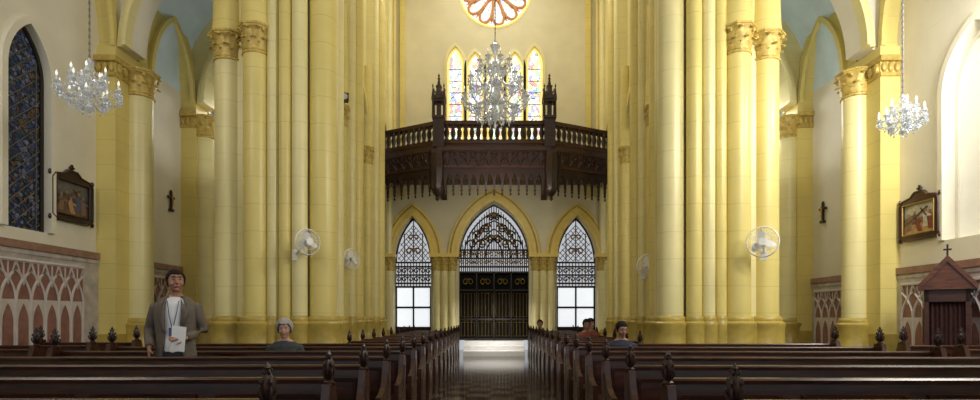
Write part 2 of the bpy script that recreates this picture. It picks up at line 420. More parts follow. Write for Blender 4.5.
for k, (xs, cen) in enumerate((((-1.97, -1.70, -1.43), -1.7), ((1.53, 1.80, 2.07), 1.8), ((-3.62,), -3.62), ((3.83,), 3.83))):
    R = root('door_column', 'short yellow clustered columns with leafy capitals between doorways', 'column', (cen, YB-.2, 0), 0, 'entrance columns')
    b = MB()
    for x in xs:
        shaft(R, x-cen, 0, .135, .8, 3.02, 'paleyellow'); b.lathe(base_prof(.12, .85), (x-cen, 0, 0), 16)
        add_capital(R, x-cen, 0, 3.0, .14, .44)
    b.obj('base', 'base', R)
    m = MB(); w = .2 if len(xs) == 1 else .52
    m.box(-w, w, -.24, .2, 3.44, 3.56); m.obj('abacus', 'brightyellow', R)

for (a, b_, zs, h) in ((-3.5, -2.2, 3.5, 1.42), (-1.2, 1.3, 3.5, 1.94), (2.3, 3.7, 3.5, 1.42)):
    m = MB(); m.slab(band(a, b_, zs, h, .40), YB-.10, YB, 'Y', mi=0); m.slab(band(a, b_, zs, h, .26), YB-.2, YB-.10, 'Y', mi=0); m.slab(band(a, b_, zs, h, .10), YB-.28, YB-.2, 'Y', mi=0)
    m.slab(band(a-.28, b_+.28, zs, h+.34, .05), YB-.12, YB-.10, 'Y', mi=1)
    trim(m, ['brightyellow', 'base'], 'yellow pointed molding around a doorway', 'arch')

for (xw, sx) in ((XL, 1), (XR, -1)):
    for yy in (11.0, 13.5, 16.7):
        R = root('wall_pilaster', 'yellow wall pilaster with engaged column and gilded capital', 'pilaster', (xw+sx*.18, yy, 0), 0, 'aisle wall pilasters')
        hw = .62 if yy == 11.0 else .3
        m = MB(); m.box(-.18, .18, -hw, hw*.7, 0, 6.35); m.obj('pilaster_body', 'yellow', R)
        shaft(R, sx*.24, 0, .24, 1.3, 5.62, 'paleyellow')
        b = MB(); b.lathe(base_prof(.24, 1.3), (sx*.24, 0, 0), 20); b.box(-.2, .2, -hw-.05, hw*.7+.05, 0, 1.0); b.obj('base', 'base', R)
        add_capital(R, sx*.24, 0, 5.62, .24, .48)
        c = MB(); c.box(-.2, .2, -hw-.04, hw*.7+.04, 5.78, 5.85); c.box(-.22, .22, -hw-.08, hw*.7+.08, 6.05, 6.15)
        for i in range(int(hw*2/.16)):
            c.ell((sx*.2, -hw+.08+i*.16, 5.95), (.05, .06, .10), 8, 6)
        for dx in (-.12, .0, .12): c.ell((dx, -hw-.02, 5.95), (.055, .045, .10), 8, 6)
        c.obj('capital_frieze', 'gold', R)

def wainscot(nm, xw, sx, y0, y1, top):
    m = MB()
    def bx(a, b, z0, z1, d0, d1, mi):
        x0, x1 = sorted((xw+sx*d0, xw+sx*d1)); m.box(x0, x1, a, b, z0, z1, mi)
    bx(y0, y1, 0, top, 0, .04, 0)
    bx(y0, y1, 0, .3, 0, .07, 2)
    bx(y0, y1, top-.12, top, 0, .08, 3); bx(y0, y1, top-.2, top-.14, 0, .06, 2)
    end = (.40 if sx > 0 else .12) if y1 == 10.38 else .12
    p0, p1 = y0+.15, y1-end; n = max(2, round((p1-p0)/.29)); w = (p1-p0)/n
    zt = top-.34; z1 = zt-.62
    bx(p0, p1, z1+.05, zt+.05, .04, .05, 1)
    bx(p0, p1, .40, z1+.05, .04, .05, 4)
    for i in range(n):
        a = p0+i*w
        d0, d1 = sorted((xw+sx*.05, xw+sx*.06))
        m.slab([(a+.05, .5)]+arch(a+.05, a+w-.05, z1-.32, .30, 6)+[(a+w-.05, .5)], d0, d1, 'X', mi=1)
    def rib(pts, wd=.018):
        m.tube([(xw+sx*.055, u, v) for u, v in pts], wd, 5, 4)
    for i in range(n+1): rib([(p0+i*w, .45), (p0+i*w, z1+.04)])
    for i in range(-1, n):
        a = p0+i*w; pts = [q for q in arch(a, a+2*w, z1, .5, 8) if p0-.001 <= q[0] <= p1+.001]
        if len(pts) > 1: rib(pts, .022)
    for i in range(n):
        a = p0+(i+.5)*w; rib([(a-w/2, zt+.02), (a, z1+.28), (a+w/2, zt+.02)], .018)
        rib([(a, z1+.28), (a, zt+.02)], .012)
    rib([(p0, zt+.03), (p1, zt+.03)], .03)
    struct(m.obj('baseboard_'+nm, ['marble', 'redpanel', 'marble', 'pinkmarble', 'cream']), 'marble wainscot with red-brown lancet panels and pale lattice', 'wainscot')
wainscot('left_front', XL, 1, 5.6, 10.38, 2.5); wainscot('left_middle', XL, 1, 11.5, 13.15, 2.5); wainscot('left_rear', XL, 1, 13.8, 16.3, 2.5)
wainscot('right_front', XR, -1, 5.6, 10.38, 2.22); wainscot('right_middle', XR, -1, 11.5, 13.15, 2.22); wainscot('right_rear', XR, -1, 13.8, 16.3, 2.22)
# ------------------------------------------------------------------ windows
def window(n, axis, u0, u1, zb, zs, h, w, inner, glass, frame, label, bars=True):
    m = MB(); m.slab(arch_hole(u0+.01, u1-.01, zb, zs, h), w, w+.03, axis, mi=0)
    lo, hi = inner
    m.slab(band(u0+.07, u1-.07, zs, h-.07, .07, zb), min(w-.03, w+.06), max(w-.03, w+.06), axis, mi=1)
    m.slab(band(u0, u1, zs, h, .10, zb), lo, hi, axis, mi=2)
    if bars:
        k = zb+.4
        while k < zs:
            pts = [(u0+.02, w-.02, k), (u1-.02, w-.02, k)] if axis == 'Y' else [(w, u0+.02, k), (w, u1-.02, k)]
            m.tube(pts, .014, 4, 3); k += .42
    return struct(m.obj('window_%d' % n, [glass, frame[0], frame[1], 'iron']), label, 'window')
for i, (x, zs) in enumerate(lan):
    window(i+1, 'Y', x-.29, x+.29, 7.3, zs, .6, YB+.12, (YB-.04, YB), 'litstain', ('goldborder', 'paleyellow'), 'bright multicolored stained glass lancet window')
window(6, 'X', *BW, XL-.12, (XL, XL+.07), 'bluestain', ('iron', 'wallside'), 'dark blue stained glass lancet window', False)
m = MB()
for k in range(-4, 22):
    z0 = 2.4+k*.2
    for s in (1, -1):
        pts = []
        for j in range(9):
            u = 8.46+.75*j/8; z = z0+(j/8 if s > 0 else 1-j/8)*.65
            lim = 5.15+max(0, .73*(1-abs(u-8.835)/.40)**.75)
            if 2.73 < z < lim: pts.append((XL-.08, u, z))
        if len(pts) > 1: m.tube(pts, .009, 4)
m.box(XL-.1, XL-.07, 8.55, 8.57, 2.73, 5.45); m.box(XL-.1, XL-.07, 9.10, 9.12, 2.73, 5.45)
struct(m.obj('trim_window_lattice', 'leadcame'), 'fine diamond leading over the blue window', 'window')
window(7, 'X', 8.1, 9.35, 2.6, 5.0, .95, XR+.2, (XR-.05, XR), 'paleglass', ('wallside', 'wallside'), 'pale cream arched recess with frosted glass', False)
m = MB()
m.slab([(RC[0]+(RR-.01)*cos(2*pi*i/40), RC[1]+(RR-.01)*sin(2*pi*i/40)) for i in range(40)], YB+.1, YB+.13, 'Y', mi=0)
def ring(cx, cz, r, t, y, mi, n=32): m.tube([(cx+r*cos(2*pi*i/n), y, cz+r*sin(2*pi*i/n)) for i in range(n)], t, 6, mi, closed=True)
ring(RC[0], RC[1], RR, .04, YB, 2, 48); ring(RC[0], RC[1], .24, .08, YB+.05, 1, 24)
for i in range(12):
    a = 2*pi*i/12+.13; pts = []
    for j in range(13):
        t = j/12*pi*2; rr = .72+.45*cos(t); ww = .20*sin(t)*(1+.35*cos(t))
        pts.append((RC[0]+rr*cos(a)-ww*sin(a), YB+.04, RC[1]+rr*sin(a)+ww*cos(a)))
    m.tube(pts[:-1], .05, 5, 1, closed=True)
    a2 = a+pi/12; m.slab([(RC[0]+.42*cos(a2), RC[1]+.42*sin(a2)), (RC[0]+.8*cos(a2-.09), RC[1]+.8*sin(a2-.09)), (RC[0]+1.12*cos(a2), RC[1]+1.12*sin(a2)), (RC[0]+.8*cos(a2+.09), RC[1]+.8*sin(a2+.09))], YB+.05, YB+.09, 'Y', mi=1)
struct(m.obj('window_8', ['rosestain', 'rosetrac', 'goldborder']), 'round rose window with orange-brown petal tracery', 'window')

# ------------------------------------------------------------------ doors
def scroll(m, cx, cz, r, y, t, mi, flip=1):
    pts = []
    for j in range(15):
        a = j/14*2.2*pi; rr = r*(1-.7*j/14); pts.append((cx+flip*rr*cos(a), y, cz+rr*sin(a)))
    m.tube(pts, t, 4, mi)
def side_door(n, x0, x1):
    y = YB+.2; m = MB(); w = x1-x0; cx = (x0+x1)/2
    m.box(x0, x1, y, y+.06, .0, .95, 1)
    m.box(x0+.04, x1-.04, y+.01, y+.04, .95, 2.42, 0)
    for x in (x0+.03, cx, x1-.03): m.box(x-.03, x+.03, y-.03, y+.08, 0, 2.45, 1)
    for z in (.95, 1.68, 2.42): m.box(x0, x1, y-.03, y+.08, z-.035, z+.035, 1)
    for i in range(13): m.box(x0+w*i/12-.014, x0+w*i/12+.014, y, y+.03, 2.45, 3.3, 1)
    for z in (2.55, 2.85, 3.15, 3.3): m.box(x0, x1, y-.01, y+.03, z-.03, z+.03, 1)
    for i in range(6):
        for z in (2.7, 3.0): scroll(m, x0+w*(i+.5)/6, z, .11, y, .022, 1 if i % 2 else 2, 1 if i % 2 else -1)
    ap = lambda x: 3.3+1.6*max(0, 1-(abs(x-cx)/(w/2)))**.62
    for i in range(-6, 12):
        for s in (1, -1):
            pts = []
            for j in range(15):
                u = x0+w*j/14; z = 3.1+i*.2+(j/14 if s > 0 else 1-j/14)*1.5
                if 3.3 < z < ap(u): pts.append((u, y, z))
            if len(pts) > 1: m.tube(pts, .012, 4, 1)
    for x in (x0+w*.25, cx, x0+w*.75): m.tube([(x, y, 3.3), (x, y, ap(x))], .02, 4, 2)
    m.slab(band(x0+.05, x1-.05, 3.3, 1.55, .05), y-.02, y+.04, 'Y', mi=1)
    scroll(m, cx-.15, 3.7, .14, y-.02, .026, 2); scroll(m, cx+.15, 3.7, .14, y-.02, .026, 2, -1)
    scroll(m, cx-.1, 4.2, .1, y-.02, .022, 2); scroll(m, cx+.1, 4.2, .1, y-.02, .022, 2, -1)
    struct(m.obj('door_%d' % n, ['frost', 'iron', 'brass']), 'arched doorway with frosted glass panels and iron lattice', 'door')
side_door(1, -3.5, -2.2); side_door(2, 2.3, 3.7)
m = MB(); y = YB+.2; x0, x1 = -1.2, 1.3; cx = .05; w = 2.5
m.box(x0, x1, y+.12, y+.15, .5, 2.95, 0)
for i in range(5): m.box(x0+w*i/4-.025, x0+w*i/4+.025, y-.03, y+.1, .5, 2.95, 1)
for z in (.55, 1.25, 2.3, 2.95, 3.15): m.box(x0, x1, y-.03, y+.1, z-.03, z+.03, 1)
for i in range(4):
    a = x0+w*i/4+.07; b = x0+w*(i+1)/4-.07
    m.tube([(a, y-.01, .65), (b, y-.01, .65), (b, y-.01, 1.15), (a, y-.01, 1.15)], .012, 4, 2, closed=True)
    m.tube([(a, y-.01, 1.35), (b, y-.01, 1.35), (b, y-.01, 2.2), (a, y-.01, 2.2)], .012, 4, 2, closed=True)
    for k in range(1, 4): m.tube([(a+(b-a)*k/4, y, .65), (a+(b-a)*k/4, y, 2.2)], .009, 4, 2)
    scroll(m, (a+b)/2-.08, 2.6, .13, y-.02, .015, 2); scroll(m, (a+b)/2+.08, 2.6, .13, y-.02, .015, 2, -1)
for i in range(34):
    x = x0+w*i/33; m.tube([(x, y, 2.95), (x, y, 3.75)], .019, 4, 2 if i % 2 == 0 else 1)
for z in (3.45, 3.75): m.box(x0, x1, y-.02, y+.06, z-.03, z+.03, 1)
for i in range(14):
    scroll(m, x0+w*(i+.5)/14, 3.3, .08, y-.02, .020, 2, 1 if i % 2 else -1); scroll(m, x0+w*(i+.5)/14, 3.6, .08, y-.02, .020, 2, 1 if i % 2 else -1)
ap = lambda x: 3.46+1.93*max(0, 1-(abs(x-cx)/(w/2)))**.62
for i in range(29):
    x = x0+w*(i+.5)/29; m.tube([(x, y, 3.7), (x, y, max(3.71, ap(x)))], .017, 4, 2 if i % 2 else 1)
for hw, hh in ((1.08, 1.65), (.85, 1.35), (.6, 1.05), (.32, .7)):
    m.tube([(u, y-.01, v) for u, v in arch(cx-hw, cx+hw, 3.46, hh, 8)], .028, 5, 1)
for dx, z, r in ((-.8, 3.95, .18), (.8, 3.95, .18), (-.45, 3.95, .2), (.45, 3.95, .2), (-.15, 4.1, .16), (.15, 4.1, .16), (-.3, 4.5, .18), (.3, 4.5, .18), (-.12, 4.9, .12), (.12, 4.9, .12), (-.6, 4.3, .16), (.6, 4.3, .16)):
    scroll(m, cx+dx, z, r, y-.03, .028, 1, 1 if dx > 0 else -1); scroll(m, cx+dx*.85, z+.08, r*.8, y-.03, .030, 2, -1 if dx > 0 else 1)
m.slab(band(x0+.05, x1-.05, 3.46, 1.88, .05), y-.02, y+.05, 'Y', mi=1)
struct(m.obj('door_3', ['darkglass', 'iron', 'brass']), 'large central wrought iron gate with scrolled arched grille', 'door')
m = MB()
for i in range(3): m.box(-1.0, 1.1, 19.05+i*.3, YB+.6, 0 if i == 0 else .165*i, .165*(i+1))
struct(m.obj('trim_entrance_steps', 'whitenedmarble'), 'three marble steps at the entrance, coloured white for reflected light', 'steps')

# ------------------------------------------------------------------ choir balcony
BP = [(-3.66, 18.45), (-1.72, 17.40), (1.82, 17.40), (3.9, 18.45)]
B = root('choir_balcony', 'dark carved wooden choir gallery with balustrade and scalloped valance', 'balcony', (0, YB-.02, 0))
def bl(p): return (p[0], p[1]-(YB-.02))
def offp(d): return [bl((x, y+d)) for x, y in BP]
def plate(z0, z1, d, nm, mt):
    pl = offp(d); poly = pl+[(pl[-1][0], 0), (pl[0][0], 0)]
    m = MB(); m.slab(poly, z0, z1, 'Z'); return m.obj(nm, mt, B)
plate(6.42, 6.60, -.08, 'balcony_floor', 'wooddark'); plate(6.60, 6.72, 0, 'balcony_plinth', 'woodmid')
plate(6.05, 6.42, .12, 'balcony_soffit', 'wooddark')
def wall_along(z0, z1, d, th, nm, mt):
    m = MB(); pl = offp(d)
    ins = []
    for x, y in pl: ins.append((x*.985, y+th))
    m.slab(pl+list(reversed(ins)), z0, z1, 'Z')
    return m.obj(nm, mt, B)
wall_along(7.30, 7.42, -.05, .2, 'handrail', 'woodmid'); wall_along(6.72, 6.84, -.02, .14, 'bottom_rail', 'woodmid')
pl = offp(.03); bal = None
bm_ = MB(); bm_.lathe([(.065, 0), (.065, .05), (.045, .08), (.072, .18), (.08, .26), (.05, .38), (.052, .44), (.07, .48), (.07, .5)], seg=8)
for i in range(3):
    a, b = Vector(pl[i]), Vector(pl[i+1]); L = (b-a).length; n = int(L/.19)
    for k in range(n):
        p = a+(b-a)*((k+.5)/n)
        if bal is None: bal = bm_.obj('baluster', 'wooddark', B)
        else:
            bal = bal.copy(); C.objects.link(bal); bal.parent = B
        bal.location = (p.x, p.y, 6.82)
m = MB()
for i in range(3):
    a, b = Vector(pl[i]), Vector(pl[i+1]); L = (b-a).length; n = int(L/.19)
    dr = (b-a)/L; mt = Matrix(((dr.x, -dr.y, 0, a.x), (dr.y, dr.x, 0, a.y), (0, 0, 1, 0), (0, 0, 0, 1)))
    w = L/n
    m.box(-.02, L+.02, -.02, .03, 7.28, 7.33, 0, mt)
    for k in range(n+1):
        u0 = (k-.5)*w; u1 = (k+.5)*w
        if k == 0 or k == n: continue
        ar = arch(u0+.02, u1-.02, 7.12, .12, 4); m.slab([(u0, 7.32), (u0, 7.12)]+[(u, z) for u, z in ar]+[(u1, 7.12), (u1, 7.32)], -.02, .03, 'Y', mtx=mt)
m.obj('arcaded_rail', 'woodmid', B)
def mtx_seg(i, d):
    pl = offp(d); a, b = Vector(pl[i]), Vector(pl[i+1]); L = (b-a).length; dr = (b-a)/L
    return Matrix(((dr.x, -dr.y, 0, a.x), (dr.y, dr.x, 0, a.y), (0, 0, 1, 0), (0, 0, 0, 1))), L
m = MB(); v = MB()
for i in range(3):
    mt, L = mtx_seg(i, -.04); n = int(L/.3); w = L/n
    m.box(0, L, -.02, .05, 6.0, 6.55, 0, mt); m.box(0, L, -.06, .05, 6.48, 6.6, 1, mt); m.box(0, L, -.05, .05, 5.95, 6.04, 1, mt)
    for k in range(n):
        c = (k+.5)*w
        m.tube([(c+.07*cos(t*pi/6), -.03, 6.36+.07*sin(t*pi/6)) for t in range(12)], .016, 4, 1, closed=True, mtx=mt)
        m.tube([(u, -.03, z) for u, z in arch(c-w*.42, c+w*.42, 6.06, .2, 5)], .018, 4, 1, mtx=mt)
        m.box(k*w-.018, k*w+.018, -.05, 0, 6.0, 6.5, 1, mt)
    n = int(L/.25); w = L/n
    for k in range(n):
        u0 = k*w; u1 = u0+w; c = (u0+u1)/2
        ar = arch(u0+.035, u1-.035, 5.48, .30, 5)
        v.slab([(u0, 5.98), (u0, 5.32), (u0+.02, 5.26), (u0+.035, 5.36)]+ar+[(u1-.035, 5.36), (u1-.02, 5.26), (u1, 5.32), (u1, 5.98)], -.02, .02, 'Y', mtx=mt)
        v.lathe([(.001, 5.08), (.036, 5.14), (.015, 5.20), (.044, 5.26), (.012, 5.34)], (u0, 0, 0), 8, 0, mt)
        v.lathe([(.001, 5.56), (.028, 5.61), (.01, 5.66), (.024, 5.71), (.012, 5.79)], (c, 0, 0), 8, 0, mt)
        v.tube([(u0+.035, 0, 5.5), (c-.03, 0, 5.58), (c, 0, 5.62), (c+.03, 0, 5.58), (u1-.035, 0, 5.5)], .012, 4, 0, mtx=mt)
m.obj('carved_panel', ['wooddark', 'woodmid'], B); v.obj('scalloped_valance', 'wooddark', B)
for x in (BP[1][0], BP[2][0]):
    m = MB()
    m.slab([(-2.55, 6.5), (-2.62, 5.6), (-2.5, 5.15), (-2.35, 5.3), (-2.1, 5.6), (-1.5, 5.85), (-.6, 5.75), (-.2, 5.6), (-.02, 5.5), (-.02, 6.5)], -.10, .10, 'X')
    m.box(-.16, .16, -2.73, -2.4, 5.3, 6.5)
    m.lathe([(.01, 4.93), (.07, 5.0), (.04, 5.06), (.13, 5.16), (.2, 5.35), (.2, 5.5), (.24, 5.8), (.26, 6.1), (.22, 6.4)], (0, -2.58, 0), 8)
    m.obj('bracket', 'wooddark', B, (x, 0, 0))
for x in (BP[1][0]+.05, BP[2][0]-.05):
    m = MB(); y0 = 17.40-(YB-.02)+.05
    m.box(-.17, .17, -.17, .17, 6.6, 7.5)
    for a in (-1, 1):
        for b in (-1, 1):
            m.lathe([(.035, 7.5), (.03, 8.0), (.05, 8.05), (.05, 8.12), (.012, 8.42), (.03, 8.46), (.001, 8.55)], (a*.17, b*.17, 0), 8)
    m.box(-.07, .07, -.07, .07, 7.5, 8.1)
    m.box(-.2, .2, -.2, .2, 7.48, 7.56); m.box(-.19, .19, -.19, .19, 8.0, 8.08)
    for s in range(4):
        mt = Matrix.Rotation(s*pi/2, 4, 'Z'); m.slab([(-.17, 8.05), (.17, 8.05), (0, 8.4)], -.19, -.15, 'Y', mtx=mt)
        m.ell((.11, .11, 8.3), (.03, .03, .03), 6, 4, 0, mt); m.ell((.07, .07, 8.5), (.03, .03, .03), 6, 4, 0, mt)
    m.lathe([(.16, 8.05), (.09, 8.4), (.03, 8.72), (.05, 8.76), (.02, 8.8), (.04, 8.85), (.001, 8.93)], (0, 0, 0), 8)
    m.obj('pinnacle', 'wooddark', B, (x, y0, 0))

# ------------------------------------------------------------------ pews
def pew_end_mesh():
    m = MB()
    prof = [(-.44, 0), (-.44, .12), (-.40, .3), (-.42, .52), (-.40, .60), (-.28, .62), (-.16, .68), (-.10, .80), (-.07, .90), (.05, .90), (.08, .80), (.07, .12), (.10, 0)]
    m.slab(prof, -.025, .025, 'X')
    m.slab([(-.36, .14), (-.33, .46), (-.16, .5), (-.03, .78), (.03, .14)], -.032, .032, 'X')
    return m
def finial_mesh():
    m = MB(); c = (0, -.01, 0)
    m.lathe([(.022, .88), (.030, .895), (.030, .91), (.012, .925), (.022, .95), (.031, .985), (.028, 1.02), (.016, 1.05), (.009, 1.07), (.014, 1.08), (.001, 1.105)], c, 16, lobes=4, amp=.2)
    for a in range(4):
        mt = Matrix.Translation(c) @ Matrix.Rotation(a*pi/2+pi/4, 4, 'Z')
        m.tube([(.012, 0, .925), (.028, 0, .945), (.040, 0, .97), (.036, 0, .992)], [.007, .009, .008, .004], 6, 0, mtx=mt)
        m.tube([(.018, 0, .995), (.034, 0, 1.018), (.030, 0, 1.036)], [.006, .008, .003], 6, 0, mtx=mt)
        m.tube([(.008, 0, 1.045), (.022, 0, 1.062), (.018, 0, 1.074)], [.005, .006, .003], 6, 0, mtx=mt)
    return m
pe, pf = pew_end_mesh(), finial_mesh()
def make_pew(L, label, group):
    R = root('church_pew', label, 'pew', (0, 0, 0), 0, group)
    m = MB(); m.box(-L/2, L/2, -.42, .0, .42, .46); m.box(-L/2, L/2, -.40, -.37, .34, .42); m.obj('seat', 'wood', R)
    m = MB(); m.slab([(0, .46), (.05, .90), (.075, .90), (.03, .2), (.0, .2)], -L/2, L/2, 'X')
    m.slab([(.03, .895), (.028, .918), (.04, .93), (.085, .93), (.095, .918), (.095, .895)], -L/2, L/2, 'X')
    n = max(2, int(L/.65))
    for i in range(n):
        a = -L/2+L*(i+.08)/n; b = -L/2+L*(i+.92)/n
        m.box(a, b, .012, .03, .52, .56); m.box(a, b, .028, .05, .80, .83)
        m.box(a, a+.03, .016, .045, .54, .82); m.box(b-.03, b, .016, .045, .54, .82)
    m.obj('backrest', 'wood', R)
    m = MB(); m.box(-L/2, L/2, .10, .19, .13, .17)
    k = max(2, int(L/1.3))
    for i in range(k+1):
        x = -L/2+.06+(L-.12)*i/k; m.box(x-.02, x+.02, .12, .17, 0, .13)
    m.obj('kneeler', 'wood', R)
    m = MB(); m.box(-L/2, L/2, .06, .18, .62, .635); m.obj('book_shelf', 'wood', R)
    first = None
    for sx in (-1, 1):
        if first is None:
            e = pe.obj('pew_end', 'wood', R); f = pf.obj('finial', 'wooddark', e); first = (e, f)
        else:
            e = first[0].copy(); C.objects.link(e); e.parent = R; f = first[1].copy(); C.objects.link(f); f.parent = e
        e.location = (sx*(L/2), 0, 0)
    k = max(1, int(L/1.6))
    if k > 1:
        for i in range(1, k):
            m = MB(); x = -L/2+L*i/k; m.box(x-.02, x+.02, -.38, .02, 0, .42); m.obj('support', 'wood', R)
    return R
bx0 = 1.0
ROWS = [2.5+.93*k for k in range(16)]
proto = {}
def place(L, x, y, lab, grp):
    if L not in proto:
        R = make_pew(L, lab, grp); proto[L] = R; R.location = (x, y, 0); return R
    return dup(proto[L], loc=(x, y, 0), label=lab, group=grp)
pews = []
for y in ROWS:
    if y < 8.9:
        pews.append(place(3.85, -(bx0+3.85/2), y, 'long dark mahogany pew with carved finial ends', 'long nave pews'))
        pews.append(place(3.85, .06+(bx0+3.85/2), y-.04, 'long dark mahogany pew with carved finial ends', 'long nave pews'))
    else:
        place(1.3, -(bx0+.65), y, 'short dark mahogany pew beside the center aisle', 'short nave pews')
        place(1.3, .06+(bx0+.65), y-.04, 'short dark mahogany pew beside the center aisle', 'short nave pews')
for k in range(5):
    y = 4.55+.93*k
    pews.append(place(1.45, -6.1, y+.2, 'short mahogany pew in the side aisle', 'side aisle pews'))
    if k < 4: pews.append(place(1.45, 6.25, y+.2, 'short mahogany pew in the side aisle', 'side aisle pews'))
for R in pews:
    side = -1 if R.location.x < 0 else 1
    for c in R.children:
        if c.name.startswith('pew_end') and (abs(R.location.x) > 5 or c.location.x*side > 0):
            c.scale = (1.15, 1.08, 1.08)

# ------------------------------------------------------------------ chandeliers
def octa(m, c, r, h, mi=0, mtx=None):
    x, y, z = c
    m.add([(x+r, y, z), (x, y+r, z), (x-r, y, z), (x, y-r, z), (x, y, z+h*.6), (x, y, z-h)],
          [(0, 1, 4), (1, 2, 4), (2, 3, 4), (3, 0, 4), (1, 0, 5), (2, 1, 5), (3, 2, 5), (0, 3, 5)], mi, mtx)
def chandelier(label, loc, Rad, H, tiers, zc, group=None, big=False):
    R = root('chandelier', label, 'chandelier', loc, random.random(), group)
    m = MB(); s = Rad
    prof = [(.001, 0), (.03*s, .01*H), (.05*s, .04*H), (.02*s, .07*H), (.14*s, .13*H), (.16*s, .17*H), (.05*s, .22*H), (.04*s, .30*H), (.11*s, .36*H), (.05*s, .42*H), (.04*s, .52*H), (.10*s, .58*H), (.12*s, .62*H), (.04*s, .68*H), (.03*s, .80*H), (.09*s, .85*H), (.16*s, .90*H), (.05*s, .94*H), (.02*s, H)]
    m.lathe(prof, (0, 0, 0), 12); m.obj('stem', 'crystal', R)
    m = MB(); m.tube([(0, 0, H), (0, 0, zc-loc[2])], .010, 6)
    zz = H
    while zz < min(H+2.5, zc-loc[2]-.1): m.ell((0, 0, zz), (.016, .016, .035), 6, 4); zz += .09
    m.obj('chain', 'leadcame', R)
    for (hf, rf, na) in tiers:
        am = MB(); r = rf*Rad; z = hf*H; up = .16*H*(.6+.4*rf)
        am.tube([(.03, 0, z), (.3*r, 0, z+up*.35), (.5*r, 0, z-up*.1), (.75*r, 0, z-up*.35), (.95*r, 0, z-up*.05), (r, 0, z+up*.35)], .009 if not big else .018, 6)
        cz = z+up*.35
        am.lathe([(.01, 0), (.06*s+.02, .03), (.07*s+.02, .045), (.015, .04), (.02, .05)], (r, 0, cz), 10)
        am.lathe([(.012, 0), (.012, .11*s+.03)], (r, 0, cz+.04), 8)
        bm2 = MB(); bz = cz+.04+.11*s+.03; bm2.lathe([(.010, 0), (.016, .02), (.014, .035), (.001, .07)], (r, 0, bz), 8)
        dm = MB()
        for k in range(6):
            a = k*pi/3; octa(dm, (r+(.055*s+.02)*cos(a), (.055*s+.02)*sin(a), cz-.03), .012+.006*s, .05*s+.02)
        octa(dm, (r, 0, cz-.10*s-.03), .02+.01*s, .10*s+.02); octa(dm, (.75*r, 0, z-up*.35-.05), .016+.006*s, .08*s)
        for k in range(7):
            t = (k+.5)/7; octa(dm, (r*(1-t)*.95, 0, cz+(.22*H)*t*t+.03), .012+.006*s, .028+.01*s)
        for k in range(6):
            t = (k+.5)/6; a = t*2*pi/na; octa(dm, (r*cos(a)*.99, r*sin(a)*.99, cz-.10*H*sin(pi*t)*.7), .012+.006*s, .028+.01*s)
        ao = am.obj('arm', 'crystal', R); bo = bm2.obj('bulb', 'bulb', ao); do = dm.obj('crystal_drops', 'crystal', ao); do['kind'] = 'stuff'
        for i in range(1, na):
            c = dup(ao, R); c.rotation_euler = (0, 0, 2*pi*i/na)
    return R
chandelier('large multi-tier crystal chandelier hanging over the nave', (.06, 13.0, 5.68), .74, 2.15, [(.14, .62, 8), (.27, 1.0, 14), (.47, .8, 12), (.66, .5, 8)], TOP, 'crystal chandeliers', True)
chandelier('crystal chandelier hanging beside the blue window', (-5.40, 7.5, 3.98), .36, .82, [(.22, .6, 5), (.36, 1.0, 8), (.58, .55, 5)], TOP, 'crystal chandeliers')
chandelier('pale crystal chandelier against sunlit aisle wall', (5.86, 8.0, 3.86), .28, .66, [(.22, .6, 5), (.36, 1.0, 7), (.58, .55, 5)], TOP, 'crystal chandeliers')

# ------------------------------------------------------------------ fans
def fan(label, loc, r, rz, back):
    R = root('wall_fan', label, 'fan', loc, rz, 'white wall fans')
    m = MB(); m.tube([(0, .1, 0), (0, .16, -.04), (0, back-.04, -.16)], .018, 8); m.box(-.05, .05, back-.06, back, -.26, -.08); m.obj('bracket', 'white', R)
    m = MB(); mt = Matrix.Rotation(pi/2, 4, 'X'); m.lathe([(.03, -.14), (.065, -.12), (.075, -.05), (.06, .0), (.03, .01)], (0, 0, 0), 14, 0, mt); m.obj('motor', 'white', R)
    m = MB(); m.lathe([(.04, .0), (.04, .035), (.02, .05)], (0, 0, 0), 12, 0, mt); m.obj('hub', 'leadcame', R)
    b = MB(); vs = []; n = 8
    for j in range(n+1):
        t = j/n; rr = .035+(r*.86-.035)*t; w = r*.28*sin(pi*(.18+.72*t))
        vs += [(rr, -.035-w*.35, -w*.9), (rr, -.025, 0), (rr*.97, -.015+w*.25, w*.8)]
    vs = vs+[(x, y+.006, z) for x, y, z in vs]; o = 3*(n+1); fs = []
    for j in range(n):
        for k in range(2):
            q = (j*3+k, j*3+k+1, j*3+k+4, j*3+k+3); fs.append(q); fs.append(tuple(i+o for i in reversed(q)))
        for e in (0, 2): fs.append((j*3+e, j*3+3+e, j*3+3+e+o, j*3+e+o))
    fs.append((0, 1, 1+o, o)); fs.append((1, 2, 2+o, 1+o)); e = 3*n; fs.append((e, e+1, e+1+o, e+o)); fs.append((e+1, e+2, e+2+o, e+1+o))
    b.add(vs, fs)
    b1 = b.obj('blade', 'white', R)
    for i in (1, 2):
        c = b1.copy(); C.objects.link(c); c.parent = R; c.rotation_euler = (0, i*2*pi/3+.3, 0)
    b1.rotation_euler = (0, .3, 0)
    c = MB()
    for rr, y in ((r, -.03), (r*.98, -.05), (r*.6, -.1), (r*.3, -.115), (r*.6, .05)):
        c.tube([(rr*cos(a*pi/14), y, rr*sin(a*pi/14)) for a in range(28)], .0035 if rr < r*.97 else .008, 4, 0, closed=True)
    for a in range(28):
        an = a*pi/14; c.tube([(q*cos(an), y, q*sin(an)) for q, y in ((.05, -.118), (r*.45, -.112), (r*.8, -.08), (r, -.04), (r*.85, .03), (r*.5, .06), (.07, .07))], .0022, 4)
    c.lathe([(.055, .112), (.055, .124)], (0, 0, 0), 16, 0, mt)
    c.obj('guard', 'white', R)
    return R
fan('white oscillating wall fan mounted on clustered pier', (-3.02, 9.1, 2.53), .21, .75, .46)
